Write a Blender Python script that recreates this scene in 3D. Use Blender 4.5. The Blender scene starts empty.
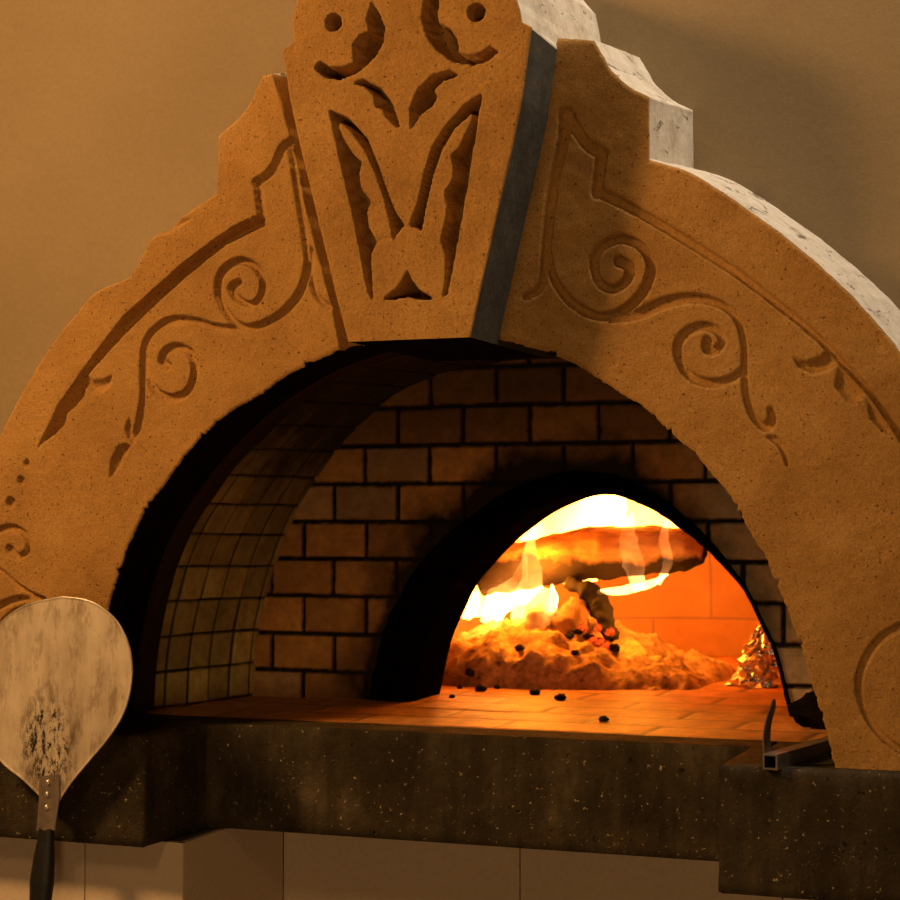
import bpy, math, random
import numpy as np
from mathutils import Vector
random.seed(7); rng = np.random.default_rng(7)
PI = math.pi
C = bpy.context.scene.collection
S = bpy.context.scene

# ---------------------------------------------------------------- camera
FL = 1800.0; TH = math.radians(20.7); PH = math.atan(70/1800)
CAM = np.array([1.157, -2.947, 1.55])
cd = bpy.data.cameras.new('camera'); cam = bpy.data.objects.new('camera', cd); C.objects.link(cam)
cd.sensor_width = 36; cd.lens = FL/900*36
cam.location = CAM; cam.rotation_euler = (PI/2+PH, 0, TH)
cd.dof.use_dof = True; cd.dof.focus_distance = 3.2; cd.dof.aperture_fstop = 7
S.camera = cam
# ---------------------------------------------------------------- world, lights, exposure
S.view_settings.view_transform = 'Standard'; S.view_settings.look = 'None'
S.view_settings.exposure = 0; S.view_settings.gamma = 1
w = bpy.data.worlds.new('world'); S.world = w; w.use_nodes = True
w.node_tree.nodes['Background'].inputs[0].default_value = (1.0, .62, .34, 1)
w.node_tree.nodes['Background'].inputs[1].default_value = .008

def area(name, loc, target, size, power, col):
    l = bpy.data.lights.new(name, 'AREA'); l.energy = power; l.color = col; l.size = size; l.shape = 'DISK'
    o = bpy.data.objects.new(name, l); C.objects.link(o); o.location = loc
    o.rotation_euler = (Vector(target)-Vector(loc)).to_track_quat('-Z', 'Y').to_euler(); return o
def point(name, loc, r, power, col):
    l = bpy.data.lights.new(name, 'POINT'); l.energy = power; l.color = col; l.shadow_soft_size = r
    o = bpy.data.objects.new(name, l); C.objects.link(o); o.location = loc; return o
area('warm_ceiling_lamp', (-1.85, -1.75, 3.3), (-.45, 0, 1.6), .45, 74, (1, .53, .185))
area('pale_ceiling_lamp', (1.15, -.05, 4.3), (.7, .15, 2.0), .35, 50, (1, .82, .62))
area('front_ceiling_lamp', (.25, -3.1, 3.2), (-.2, .4, 1.35), .5, 11, (1, .55, .21))
area('low_fill_light', (.95, -3.3, 1.0), (-.5, .4, 1.15), .4, 11.5, (1, .62, .27))  # added fill from low in front, brightens the vault and base
FIRE = (1, .285, .016)
point('flame_light_left', (-.24, 1.34, 1.43), .03, 8, FIRE)
point('flame_light_top', (-.02, 1.55, 1.60), .04, 9, FIRE)
point('flame_light_low', (.02, 1.34, 1.33), .015, 1.6, FIRE)

# ---------------------------------------------------------------- geometry helpers
_F = np.array([-math.sin(TH)*math.cos(PH), math.cos(TH)*math.cos(PH), math.sin(PH)])
_R = np.array([math.cos(TH), math.sin(TH), 0]); _U = np.cross(_R, _F)
def P(x, y, Y=0.0):            # where the sight line through a photo pixel meets the upright plane y = Y
    r = _F*FL + _R*(x-450) + _U*(450-y)
    return CAM + r*((Y-CAM[1])/r[1])
def _px(x, y, z):             # photo column of a point
    d = np.array([x, y, z])-CAM; return 450+FL*(d@_R)/(d@_F)
def XZ(pts, Y=0.0): return np.array([P(x, y, Y)[[0, 2]] for x, y in pts])

def crom(pts, n=14):
    p = np.array(pts, float)
    if len(p) < 3: return p
    q = np.vstack([2*p[0]-p[1], p, 2*p[-1]-p[-2]]); out = []
    for i in range(1, len(q)-2):
        for k in range(n):
            t = k/n; a, b, c, d = q[i-1], q[i], q[i+1], q[i+2]
            out.append(.5*((2*b)+(-a+c)*t+(2*a-5*b+4*c-d)*t*t+(-a+3*b-3*c+d)*t**3))
    out.append(p[-1]); return np.array(out)
def chains(*cs):
    out = []
    for c in cs:
        q = crom(c); out += list(q if not out else q[1:])
    return np.array(out)
def arcfrac(p):
    d = np.r_[0, np.cumsum(np.linalg.norm(np.diff(p, axis=0), axis=1))]; return d/d[-1]
def samp(p, t):
    f = arcfrac(p); return np.stack([np.interp(t, f, p[:, k]) for k in range(p.shape[1])], -1)
def length(p): return np.linalg.norm(np.diff(p, axis=0), axis=1).sum()

def hashn(ix, iy, s=0):
    v = np.sin(ix*127.1+iy*311.7+s*74.7)*43758.5453
    return v-np.floor(v)
def vnoise(x, y, s=0):
    ix, iy = np.floor(x), np.floor(y); fx, fy = x-ix, y-iy
    fx = fx*fx*(3-2*fx); fy = fy*fy*(3-2*fy)
    a, b, c, d = hashn(ix, iy, s), hashn(ix+1, iy, s), hashn(ix, iy+1, s), hashn(ix+1, iy+1, s)
    return (a*(1-fx)+b*fx)*(1-fy)+(c*(1-fx)+d*fx)*fy
def fbm(x, y, s=0, o=4):
    r = 0; a = .5
    for k in range(o): r = r+a*(vnoise(x*2**k, y*2**k, s+k)-.5); a *= .55
    return r

def link(name, verts, faces, mats, parent=None, smooth=True, fmat=None, fsmooth=None, col=None):
    me = bpy.data.meshes.new(name)
    me.from_pydata([tuple(map(float, v)) for v in verts], [], [tuple(int(i) for i in f) for f in faces])
    for m in (mats if isinstance(mats, (list, tuple)) else [mats]): me.materials.append(m)
    me.polygons.foreach_set('use_smooth', np.array(fsmooth if fsmooth is not None else [smooth]*len(me.polygons), dtype=bool))
    if fmat is not None: me.polygons.foreach_set('material_index', np.array(fmat, dtype=np.int32))
    if col is not None:
        at = me.color_attributes.new('piece', 'FLOAT_COLOR', 'POINT')
        at.data.foreach_set('color', np.asarray(col, dtype=np.float32).ravel())
    me.update()
    o = bpy.data.objects.new(name, me); C.objects.link(o)
    if parent: o.parent = parent
    return o
def tag(o, label=None, cat=None, group=None, kind=None):
    if label: o['label'] = label
    if cat: o['category'] = cat
    if group: o['group'] = group
    if kind: o['kind'] = kind
    return o
def empty(name, loc):
    o = bpy.data.objects.new(name, None); C.objects.link(o); o.location = loc; o.empty_display_size = .05; return o
def child(name, verts, faces, mats, root, **k):      # world-space vertices, parented to an empty
    L = np.array(root.location)
    p = root.parent
    while p: L = L+np.array(p.location); p = p.parent
    return link(name, np.asarray(verts, float)-L, faces, mats, root, **k)

# ---------------------------------------------------------------- materials
class MT:
    def __init__(s, name):
        s.m = bpy.data.materials.new(name); s.m.use_nodes = True; s.t = s.m.node_tree
        s.b = s.t.nodes['Principled BSDF']
    def n(s, ty, **k):
        x = s.t.nodes.new(ty)
        for a, v in k.items(): setattr(x, a, v)
        return x
    def l(s, a, b): s.t.links.new(a, b)
    def co(s):
        if not hasattr(s, '_c'): s._c = s.n('ShaderNodeTexCoord').outputs['Object']
        return s._c
    def noise(s, scale, detail=4, rough=.55, st=(1, 1, 1), dist=0, off=(0, 0, 0)):
        mp = s.n('ShaderNodeMapping'); mp.inputs['Scale'].default_value = st; mp.inputs['Location'].default_value = off
        s.l(s.co(), mp.inputs[0])
        x = s.n('ShaderNodeTexNoise'); x.inputs['Scale'].default_value = scale; x.inputs['Detail'].default_value = detail
        x.inputs['Roughness'].default_value = rough; x.inputs['Distortion'].default_value = dist
        s.l(mp.outputs[0], x.inputs['Vector']); return x.outputs[0]
    def ramp(s, src, stops, interp='LINEAR'):
        r = s.n('ShaderNodeValToRGB'); e = r.color_ramp.elements; r.color_ramp.interpolation = interp
        while len(e) < len(stops): e.new(.5)
        for i, (p, c) in enumerate(stops):
            e[i].position = p; e[i].color = (*c, 1) if isinstance(c, tuple) else (c, c, c, 1)
        s.l(src, r.inputs[0]); return r.outputs[0]
    def mix(s, fac, a, b, mode='MIX'):
        x = s.n('ShaderNodeMix', data_type='RGBA', blend_type=mode)
        for k, v in ((0, fac), (6, a), (7, b)):
            if isinstance(v, (int, float)): x.inputs[k].default_value = v
            elif isinstance(v, tuple): x.inputs[k].default_value = (*v, 1)
            else: s.l(v, x.inputs[k])
        return x.outputs[2]
    def math(s, op, a, b=None):
        x = s.n('ShaderNodeMath', operation=op)
        for k, v in ((0, a), (1, b)):
            if v is None: continue
            if isinstance(v, (int, float)): x.inputs[k].default_value = v
            else: s.l(v, x.inputs[k])
        return x.outputs[0]
    def bump(s, h, st=.4, d=.002, prev=None):
        x = s.n('ShaderNodeBump'); x.inputs['Strength'].default_value = st; x.inputs['Distance'].default_value = d
        s.l(h, x.inputs['Height'])
        if prev is not None: s.l(prev, x.inputs['Normal'])
        return x.outputs[0]
    def done(s, col, rough=.9, nrm=None, metal=0, spec=.3):
        if isinstance(col, tuple): s.b.inputs['Base Color'].default_value = (*col, 1)
        else: s.l(col, s.b.inputs['Base Color'])
        if isinstance(rough, (int, float)): s.b.inputs['Roughness'].default_value = rough
        else: s.l(rough, s.b.inputs['Roughness'])
        if nrm is not None: s.l(nrm, s.b.inputs['Normal'])
        s.b.inputs['Metallic'].default_value = metal; s.b.inputs['Specular IOR Level'].default_value = spec
        if spec <= .1: s.b.inputs['IOR'].default_value = 1.01
        return s.m

def m_stone():
    t = MT('ochre_cast_stone')
    c = t.ramp(t.noise(5, 7, .68), [(.3, (.37, .195, .058)), (.55, (.51, .283, .085)), (.75, (.60, .355, .125))])
    f = t.ramp(t.noise(260, 4, .75), [(.35, (.66, .64, .60)), (.55, (1, 1, 1)), (.75, (1.25, 1.2, 1.15))])
    c = t.mix(.75, c, f, 'MULTIPLY')
    pit = t.ramp(t.noise(150, 2, .5, off=(3, 1, 2)), [(.645, (1, 1, 1)), (.695, (.22, .16, .12))])
    c = t.mix(.8, c, pit, 'MULTIPLY')
    n1 = t.bump(t.noise(60, 6, .75), .8, .005)
    n2 = t.bump(t.math('SUBTRACT', 1, t.math('MULTIPLY', pit, 1.0)), -.5, .003, n1)
    n3 = t.bump(t.noise(420, 3, .7), .8, .0016, n2)
    return t.done(c, .92, n3, spec=.15)
def m_white():
    t = MT('limewashed_edge')
    c = t.ramp(t.noise(14, 6, .7, st=(1, 1, 1)), [(.3, (.52, .44, .33)), (.5, (.74, .66, .54)), (.7, (.82, .76, .64))])
    cr = t.ramp(t.noise(16, 7, .75, st=(1.0, .35, 1.2), dist=1.3, off=(5, 2, 1)), [(.39, (.22, .2, .17)), (.425, (1, 1, 1))])
    c = t.mix(.85, c, cr, 'MULTIPLY')
    return t.done(c, .9, t.bump(t.noise(50, 6, .7), .7, .004), spec=.15)
def m_grey():
    t = MT('bare_cement_side')
    c = t.ramp(t.noise(20, 5, .65), [(.3, (.055, .052, .04)), (.6, (.10, .095, .075)), (.8, (.17, .155, .12))])
    return t.done(c, .9, t.bump(t.noise(80, 5, .7), .5, .003), spec=.2)
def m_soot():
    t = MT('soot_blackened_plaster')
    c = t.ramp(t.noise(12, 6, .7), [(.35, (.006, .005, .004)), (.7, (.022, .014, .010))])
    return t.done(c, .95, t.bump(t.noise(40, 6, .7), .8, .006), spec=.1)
def m_wall(name, a, b, bump=.3):
    t = MT(name)
    c = t.ramp(t.noise(1.6, 4, .55), [(.3, a), (.7, b)])
    c = t.mix(.35, c, t.ramp(t.noise(120, 3, .6), [(.3, (.8, .8, .8)), (.7, (1.1, 1.1, 1.1))]), 'MULTIPLY')
    n = t.bump(t.noise(22, 3, .5), bump, .003)
    return t.done(c, .75, t.bump(t.noise(240, 3, .6), bump, .001, n), spec=.25)
def m_ledge(name, dark=1.0):
    t = MT(name)
    c = t.ramp(t.noise(7, 6, .7), [(.3, (.065*dark, .048*dark, .028*dark)), (.55, (.14*dark, .11*dark, .065*dark)), (.75, (.26*dark, .20*dark, .12*dark))])
    st = t.ramp(t.noise(9, 5, .7, st=(1.3, 1, .25), off=(2, 0, 0)), [(.45, (.55, .5, .45)), (.65, (1.2, 1.2, 1.2))])
    c = t.mix(.8, c, st, 'MULTIPLY')
    sp = t.ramp(t.noise(120, 4, .65, off=(1, 4, 2)), [(.655, 0.0), (.70, 1.0)])
    c = t.mix(sp, c, (.48, .40, .26))
    pit = t.ramp(t.noise(60, 3, .6, off=(7, 1, 5)), [(.28, 1.0), (.34, 0.0)])
    c = t.mix(pit, c, (.008, .006, .004))
    n = t.bump(t.noise(38, 7, .75), .8, .008)
    return t.done(c, .88, t.bump(t.noise(260, 3, .7), .7, .002, n), spec=.15)
def m_piece(name, mort, rough=.85, soot=True, mott=1.0):
    # brick / tile: each piece's own colour is stored per vertex, alpha marks the joints
    t = MT(name)
    a = t.n('ShaderNodeVertexColor', layer_name='piece')
    mot = t.ramp(t.noise(30, 6, .7), [(.3, (.55, .5, .45)), (.6, (1, 1, 1)), (.75, (1.35, 1.3, 1.2))])
    c = t.mix(.8*mott, a.outputs['Color'], mot, 'MULTIPLY')
    c = t.mix(a.outputs['Alpha'], mort, c)
    n = t.bump(t.noise(70, 6, .7), .6, .003)
    return t.done(c, rough, n, spec=.3)
def m_plain(name, col, rough=.6, metal=0, spec=.4, b=.2, sc=60, var=.25):
    t = MT(name)
    c = t.mix(1.0, col, t.ramp(t.noise(sc, 5, .65), [(.3, (1-var,)*3), (.7, (1+var,)*3)]), 'MULTIPLY')
    return t.done(c, rough, t.bump(t.noise(sc*2, 4, .6), b, .002), metal, spec)
def m_peel():
    t = MT('scorched_aluminium')
    c = t.ramp(t.noise(9, 6, .65, st=(1.6, 1, .45)), [(.3, (.46, .37, .27)), (.55, (.74, .63, .49)), (.75, (.85, .76, .62))])
    st = t.ramp(t.noise(34, 6, .75, st=(1, 1, .35), off=(3, 3, 3)), [(.36, (.45, .38, .3)), (.5, (1, 1, 1))])
    c = t.mix(.75, c, st, 'MULTIPLY')
    # burnt flour patch low on the blade
    g = t.n('ShaderNodeTexGradient', gradient_type='SPHERICAL')
    mp = t.n('ShaderNodeMapping', vector_type='POINT'); mp.inputs['Location'].default_value = (.1, 0, -(P(50, 745, -.08)[2]-.02)*9)
    mp.inputs['Scale'].default_value = (14, 4, 9); t.l(t.co(), mp.inputs[0]); t.l(mp.outputs[0], g.inputs[0])
    bn = t.noise(75, 7, .8, st=(1.3, 1, .6), off=(9, 1, 1))
    k = t.math('MULTIPLY', t.ramp(g.outputs[0], [(.0, 0.0), (.45, 1.0)]), t.ramp(bn, [(.47, 0.0), (.56, 1.0)]))
    c = t.mix(k, c, (.022, .016, .011))
    ro = t.ramp(t.noise(18, 5, .6), [(.3, .42), (.7, .7)])
    return t.done(c, ro, t.bump(t.noise(50, 5, .7, st=(1, 1, .3)), .25, .0012), .3, .4)
def m_emit(name, col, st, base=(.02, .01, .005)):
    t = MT(name); t.b.inputs['Emission Color'].default_value = (*col, 1); t.b.inputs['Emission Strength'].default_value = st
    return t.done(base, .9)
def m_flame(name, st, col=(1, .42, .085), sc=9, lo=.42, hi=.62, zst=.4):
    m = bpy.data.materials.new(name); m.use_nodes = True; t = m.node_tree; t.nodes.clear()
    out = t.nodes.new('ShaderNodeOutputMaterial'); e = t.nodes.new('ShaderNodeEmission'); e.inputs[0].default_value = (*col, 1)
    tc = t.nodes.new('ShaderNodeTexCoord'); mp = t.nodes.new('ShaderNodeMapping'); mp.inputs['Scale'].default_value = (1, 1, zst)
    n = t.nodes.new('ShaderNodeTexNoise'); n.inputs['Scale'].default_value = sc; n.inputs['Detail'].default_value = 3; n.inputs['Distortion'].default_value = .8
    r = t.nodes.new('ShaderNodeMapRange'); r.inputs[1].default_value = lo; r.inputs[2].default_value = hi; r.inputs[3].default_value = 0.02; r.inputs[4].default_value = st
    t.links.new(tc.outputs['Object'], mp.inputs[0]); t.links.new(mp.outputs[0], n.inputs['Vector']); t.links.new(n.outputs[0], r.inputs[0])
    t.links.new(r.outputs[0], e.inputs[1]); t.links.new(e.outputs[0], out.inputs['Volume'])
    m.cycles.homogeneous_volume = False
    return m

STONE, WHITE, GREY, SOOT = m_stone(), m_white(), m_grey(), m_soot()
BLACK = m_plain('thick_black_soot', (.004, .0032, .003), .97, 0, .05, .8, 30, .5)
PLASTER = m_wall('tan_wall_paint', (.265, .195, .105), (.32, .24, .135))
BASE = m_wall('beige_base_panel', (.66, .54, .41), (.74, .62, .49), .12)
LEDGE, BLOCK = m_ledge('dark_pebbled_concrete', .52), m_ledge('dark_cast_block', .5)
BRICK = m_piece('old_firebrick', (.012, .008, .006))
TILE = m_piece('sooty_vault_tile', (.004, .003, .003), .6)
HEARTH = m_piece('hearth_brick', (.20, .10, .045), .5)
ROOMF = m_plain('room_floor_tile', (.22, .15, .09), .5)

ZL = 1.150     # height of the ledge and the hearth
# ---------------------------------------------------------------- carving: signed distance strokes and cut-outs
def seg_d(px, pz, a, b, ra, rb):
    ab = b-a; L = max((ab**2).sum(), 1e-12)
    t = np.clip(((px-a[0])*ab[0]+(pz-a[1])*ab[1])/L, 0, 1)
    return np.hypot(px-a[0]-t*ab[0], pz-a[1]-t*ab[1])-(ra+(rb-ra)*t)
def stroke_sd(X, Zc, pts, rad):
    d = np.full(X.shape, 1.0)
    for i in range(len(pts)-1):
        a, b = pts[i], pts[i+1]; m = max(rad[i], rad[i+1])+.006
        k = (X > min(a[0], b[0])-m) & (X < max(a[0], b[0])+m) & (Zc > min(a[1], b[1])-m) & (Zc < max(a[1], b[1])+m)
        if k.any(): d[k] = np.minimum(d[k], seg_d(X[k], Zc[k], a, b, rad[i], rad[i+1]))
    return d
def poly_sd(X, Zc, pts):
    d = np.full(X.shape, 1.0); lo, hi = pts.min(0)-.008, pts.max(0)+.008
    k = (X > lo[0]) & (X < hi[0]) & (Zc > lo[1]) & (Zc < hi[1])
    if not k.any(): return d
    x, z = X[k], Zc[k]; dd = np.full(x.shape, 1.0); ins = np.zeros(x.shape, bool)
    for i in range(len(pts)):
        a, b = pts[i], pts[(i+1) % len(pts)]
        dd = np.minimum(dd, seg_d(x, z, a, b, 0, 0))
        c = (a[1] > z) != (b[1] > z)
        ins ^= c & (x < (b[0]-a[0])*(z-a[1])/((b[1]-a[1]) if abs(b[1]-a[1]) > 1e-12 else 1e-12)+a[0])
    d[k] = np.where(ins, -dd, dd); return d
PXM = .00172
def carve(X, Zc, items, Y):
    h = np.zeros(X.shape)
    for it in items:
        kind, pts, dep = it[0], XZ(it[1], Y), it[2]
        if kind == 's':
            r = it[3]; r = [r]*len(pts) if not isinstance(r, (list, tuple)) else r
            q = crom(np.c_[pts, np.interp(np.linspace(0, 1, len(pts)), np.linspace(0, 1, len(r)), r)*PXM], 6)
            sd = stroke_sd(X, Zc, q[:, :2], q[:, 2]); wd = .0028
            prof = np.clip(.5-sd/wd, 0, 1); prof = prof*prof*(3-2*prof)
        elif kind == 'p':
            sd = poly_sd(X, Zc, pts); wd = .0028
            prof = np.clip(.5-sd/wd, 0, 1); prof = prof*prof*(3-2*prof)
        elif kind == 'd':       # dished cut, deep along its middle
            sd = poly_sd(X, Zc, pts); prof = np.clip(-sd/.010, 0, 1)**.6
        h = np.maximum(h, dep*prof*(1.35 if Y == 0 else 1))
    return h

# ---------------------------------------------------------------- curves of the arch
INTR_L = [(86,730),(93,690),(100,650),(108,610),(115,585),(123,559),(134,532),(146,509),(163,486),(180,462),(201,437),(227,414),(256,397),(286,376),(328,355),(347,346)]
EXTR_L = [[(-67,731),(-64,650),(-50,570),(-30,500),(0,435),(23,390),(51,345),(84,304),(101,289),(126,279),(136,267),(150,240),(167,229),(187,213),(217,193)],
          [(217,193),(218,136)], [(218,136),(230,125),(246,108),(256,88),(262,75)], [(262,75),(281,71),(293,70)]]
INTR_R = [(835,767),(829,742),(818,704),(802,652),(784,602),(765,557),(753,537),(738,511),(724,488),(709,471),(695,453),(678,439),(657,419),(640,404),(629,399),(607,384),(580,367),(549,353),(518,344),(496,338)]
EXTR_R = [[(1022,789),(1018,700),(1008,620),(990,530),(960,450),(925,385),(900,351),(878,324),(838,282),(789,240),(740,204),(691,173),(649,159)],
          [(649,159),(649,97)], [(649,97),(632,88),(612,71),(603,56),(594,40)], [(594,40),(561,38),(548,38)]]
F0 = crom(XZ(INTR_L+[(380,341),(430,337),(470,337)]+INTR_R[::-1]), 8)       # whole soffit line, left foot to right foot
VPX = [(154,712),(156,671),(161,633),(169,596),(180,559),(196,524),(216,494),(237,465),(265,437),(292,412),(319,391),(353,372),(395,357),(440,348),(500,344)]
BPX = [(256,706),(257,671),(260,635),(269,594),(281,554),(294,521),(309,494),(328,465),(347,440),(376,412),(400,392),(440,375),(480,366),(520,361),(560,359)]
VY, BY, WY = .42, .76, .27
def mirrored(px, Y, xm):
    a = XZ(px, Y); a[0, 1] = ZL
    a = a[a[:, 0] < xm-.02]; top = a[:, 1].max()+.004
    a = np.vstack([a, [[xm, top]]]); b = a[::-1][1:].copy(); b[:, 0] = 2*xm-b[:, 0]
    return crom(np.vstack([a, b]), 8)
V0 = mirrored(VPX, VY, .0); B0 = mirrored(BPX, BY, .03)
def soffit(t, y):      # the splayed black reveal from the front edge back to the vault
    k = y/VY; return samp(F0, t)*(1-k)+samp(V0, t)*k

# ---------------------------------------------------------------- structure: wall, base, floor
def prism(poly, y0, y1):           # closed XZ polygon extruded along y
    n = len(poly); v = [(x, y0, z) for x, z in poly]+[(x, y1, z) for x, z in poly]
    f = [list(range(n))[::-1], [n+i for i in range(n)]]+[[i, (i+1) % n, n+(i+1) % n, n+i] for i in range(n)]
    return v, f
def wall_around_arch():
    ts = np.linspace(0, 1, 81); a = samp(F0, ts)*.36+samp(V0, ts)*.64
    a = a*1.0; c = np.array([0, ZL]); a = c+(a-c)*1.03; a[0, 1] = a[-1, 1] = ZL-.2
    x0, x1, z0, z1 = -4.0, 3.2, ZL-.2, 4.0
    v, f = [], []
    for p in a:
        d = p-np.array([0, ZL]); s = 1e9
        if abs(d[0]) > 1e-6: s = min(s, (x1 if d[0] > 0 else x0)/d[0])
        if d[1] > 1e-6: s = min(s, (z1-ZL)/d[1])
        q = np.array([0, ZL])+d*s
        v += [(p[0], WY, p[1]), (q[0], WY, max(q[1], z0))]
    corners = [(x0, z1), (x1, z1)]
    n = len(a)
    for i in range(n-1):
        A, B = 2*i, 2*i+2
        qa, qb = v[A+1], v[B+1]
        if abs(qa[0]-qb[0]) > 1e-6 and abs(qa[2]-qb[2]) > 1e-6:
            cx = x0 if min(qa[0], qb[0]) <= x0+1e-6 else x1
            v.append((cx, WY, z1)); f.append([A, A+1, len(v)-1, B+1, B])
        else: f.append([A, A+1, B+1, B])
    o = link('wall_back', v, f, PLASTER, smooth=False); return tag(o, kind='structure')
wall_around_arch()
def boxv(x0, x1, y0, y1, z0, z1):
    v = [(x, y, z) for z in (z0, z1) for y in (y0, y1) for x in (x0, x1)]
    return v, [(0,2,3,1),(4,5,7,6),(0,1,5,4),(2,6,7,3),(0,4,6,2),(1,3,7,5)]
v, f = boxv(-4, 3.2, -5, 3.2, -.1, 0); tag(link('floor', v, f, ROOMF, smooth=False), kind='structure')

def panels(name, x0, x1, y, z0, z1, seams, zs, mat, facing='y', depth=.012):
    # tiled base face made of thin bevelled slabs with open joints
    vs, fs = [], []
    xs = [x0]+seams+[x1]; g = .0015
    for i in range(len(xs)-1):
        for j in range(len(zs)-1):
            a0, a1, b0, b1 = xs[i]+g, xs[i+1]-g, zs[j]+g, zs[j+1]-g
            if facing == 'y': v, f = boxv(a0, a1, y, y+depth, b0, b1)
            else: v, f = boxv(y-depth, y, a0, a1, b0, b1)
            k = len(vs); vs += v; fs += [tuple(q+k for q in t) for t in f]
    return vs, fs
PX0 = P(183, 860, .06)[0]                          # right edge of the left pier
YB = .36
s1 = P(85, 870, .06)[0]; s2 = P(283, 870, YB)[0]; s3 = P(520, 880, YB)[0]; W_ = s3-s2
YB = next(y for y in np.arange(.1, .8, .002) if _px(PX0, y, .92) > 283); s3 = P(520, 880, YB)[0]; s2 = PX0+.0
zs = [0, .46, .9455]
va, fa = panels('', -4, PX0, .06, 0, .94, [s1-.58, s1-.29*0-.0, ], zs, BASE)
vb, fb = panels('', .06, YB, PX0, 0, .94, [], zs, BASE, 'x')
vc, fc = panels('', PX0, 3.2, YB, 0, .94, [s3, 2*s3-PX0, 3*s3-2*PX0], zs, BASE)
vd, fd = boxv(-4, PX0-.012, .072, YB+.02, 0, .945); ve, fe = boxv(PX0-.012, 3.2, YB+.012, YB+.05, 0, .945)
vs, fs, fm = [], [], []
for v, f, k in ((va, fa, 0), (vb, fb, 0), (vc, fc, 0), (vd, fd, 1), (ve, fe, 1)):
    n = len(vs); vs += v; fs += [tuple(q+n for q in t) for t in f]; fm += [k]*len(f)
tag(link('wall_base', vs, fs, [BASE, m_plain('joint_mortar', (.10, .075, .05), .9)], smooth=False, fmat=fm), kind='structure')

# ---------------------------------------------------------------- rough cast slabs
def slab_plan(name, plan, z0, z1, mat, loc, step=.012, amp=.003):
    # plan: xy polygon (ccw), rough vertical faces and a rounded chipped arris
    pts = []
    n = len(plan)
    for i in range(n):
        a, b = np.array(plan[i], float), np.array(plan[(i+1) % n], float); L = np.linalg.norm(b-a); m = max(1, int(L/step))
        pts += [a+(b-a)*k/m for k in range(m)]
    pts = np.array(pts); N = len(pts)
    nx = np.roll(pts, -1, 0)-np.roll(pts, 1, 0); nrm = np.c_[nx[:, 1], -nx[:, 0]]; nrm /= np.linalg.norm(nrm, axis=1)[:, None]+1e-9
    s = np.r_[0, np.cumsum(np.linalg.norm(np.diff(pts, axis=0), axis=1))]
    rows = [(-.010, z0)]+[(0, z0+.004+(z1-z0-.012)*k/12) for k in range(13)]+[(-.002, z1-.002), (-.004, z1), (-.014, z1)]
    V = []
    for o, z in rows:
        am = amp if o > -.009 else 0
        d = o+fbm(s*28, np.full_like(s, z*28), 3)*am*2+fbm(s*7, np.full_like(s, z*7), 5)*am*1.5+fbm(s*80, np.full_like(s, z*60), 7)*am*.9
        chip = np.clip(fbm(s*45, np.full_like(s, z*10), 8)-.17, 0, 1)*.05*(1 if -.009 < o and z > z1-.02 else 0)
        q = pts+nrm*(d-chip)[:, None]
        V += [(x, y, z) for x, y in q]
    F = [[r*N+i, r*N+(i+1) % N, (r+1)*N+(i+1) % N, (r+1)*N+i] for r in range(len(rows)-1) for i in range(N)]
    F += [[(len(rows)-1)*N+i for i in range(N)], [i for i in range(N)][::-1]]
    V = np.array(V)-np.array(loc)
    o = link(name, V, F, mat, fsmooth=[True]*(len(F)-2)+[False]*2); o.location = loc
    return o
XC = P(145, 732, -.02)[0]; XB = P(720, 772, -.02)[0]; XS = P(217, 724, .22)[0]
LZ0 = .945
lip = .33
tag(slab_plan('ledge_slab', [(-1.9, -.02), (XC, -.02), (XS-.01, .205), (XS+.03, .22), (XB+.03, .22), (XB+.03, lip), (-.80, lip), (-.86, .268), (-1.9, .268)], LZ0, ZL, LEDGE, (-.3, .1, LZ0)),
    'long dark pebbled concrete ledge running under the oven mouth', 'ledge')
tag(slab_plan('ledge_block', [(XB, -.035), (1.7, -.035), (1.7, .268), (.86, .268), (.80, lip), (XB+.032, lip), (XB+.032, .225), (XB, .225)], LZ0-.002, ZL, BLOCK, (1.1, .1, LZ0-.002)),
    'dark concrete block at the right end carrying the arch foot', 'block')

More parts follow.
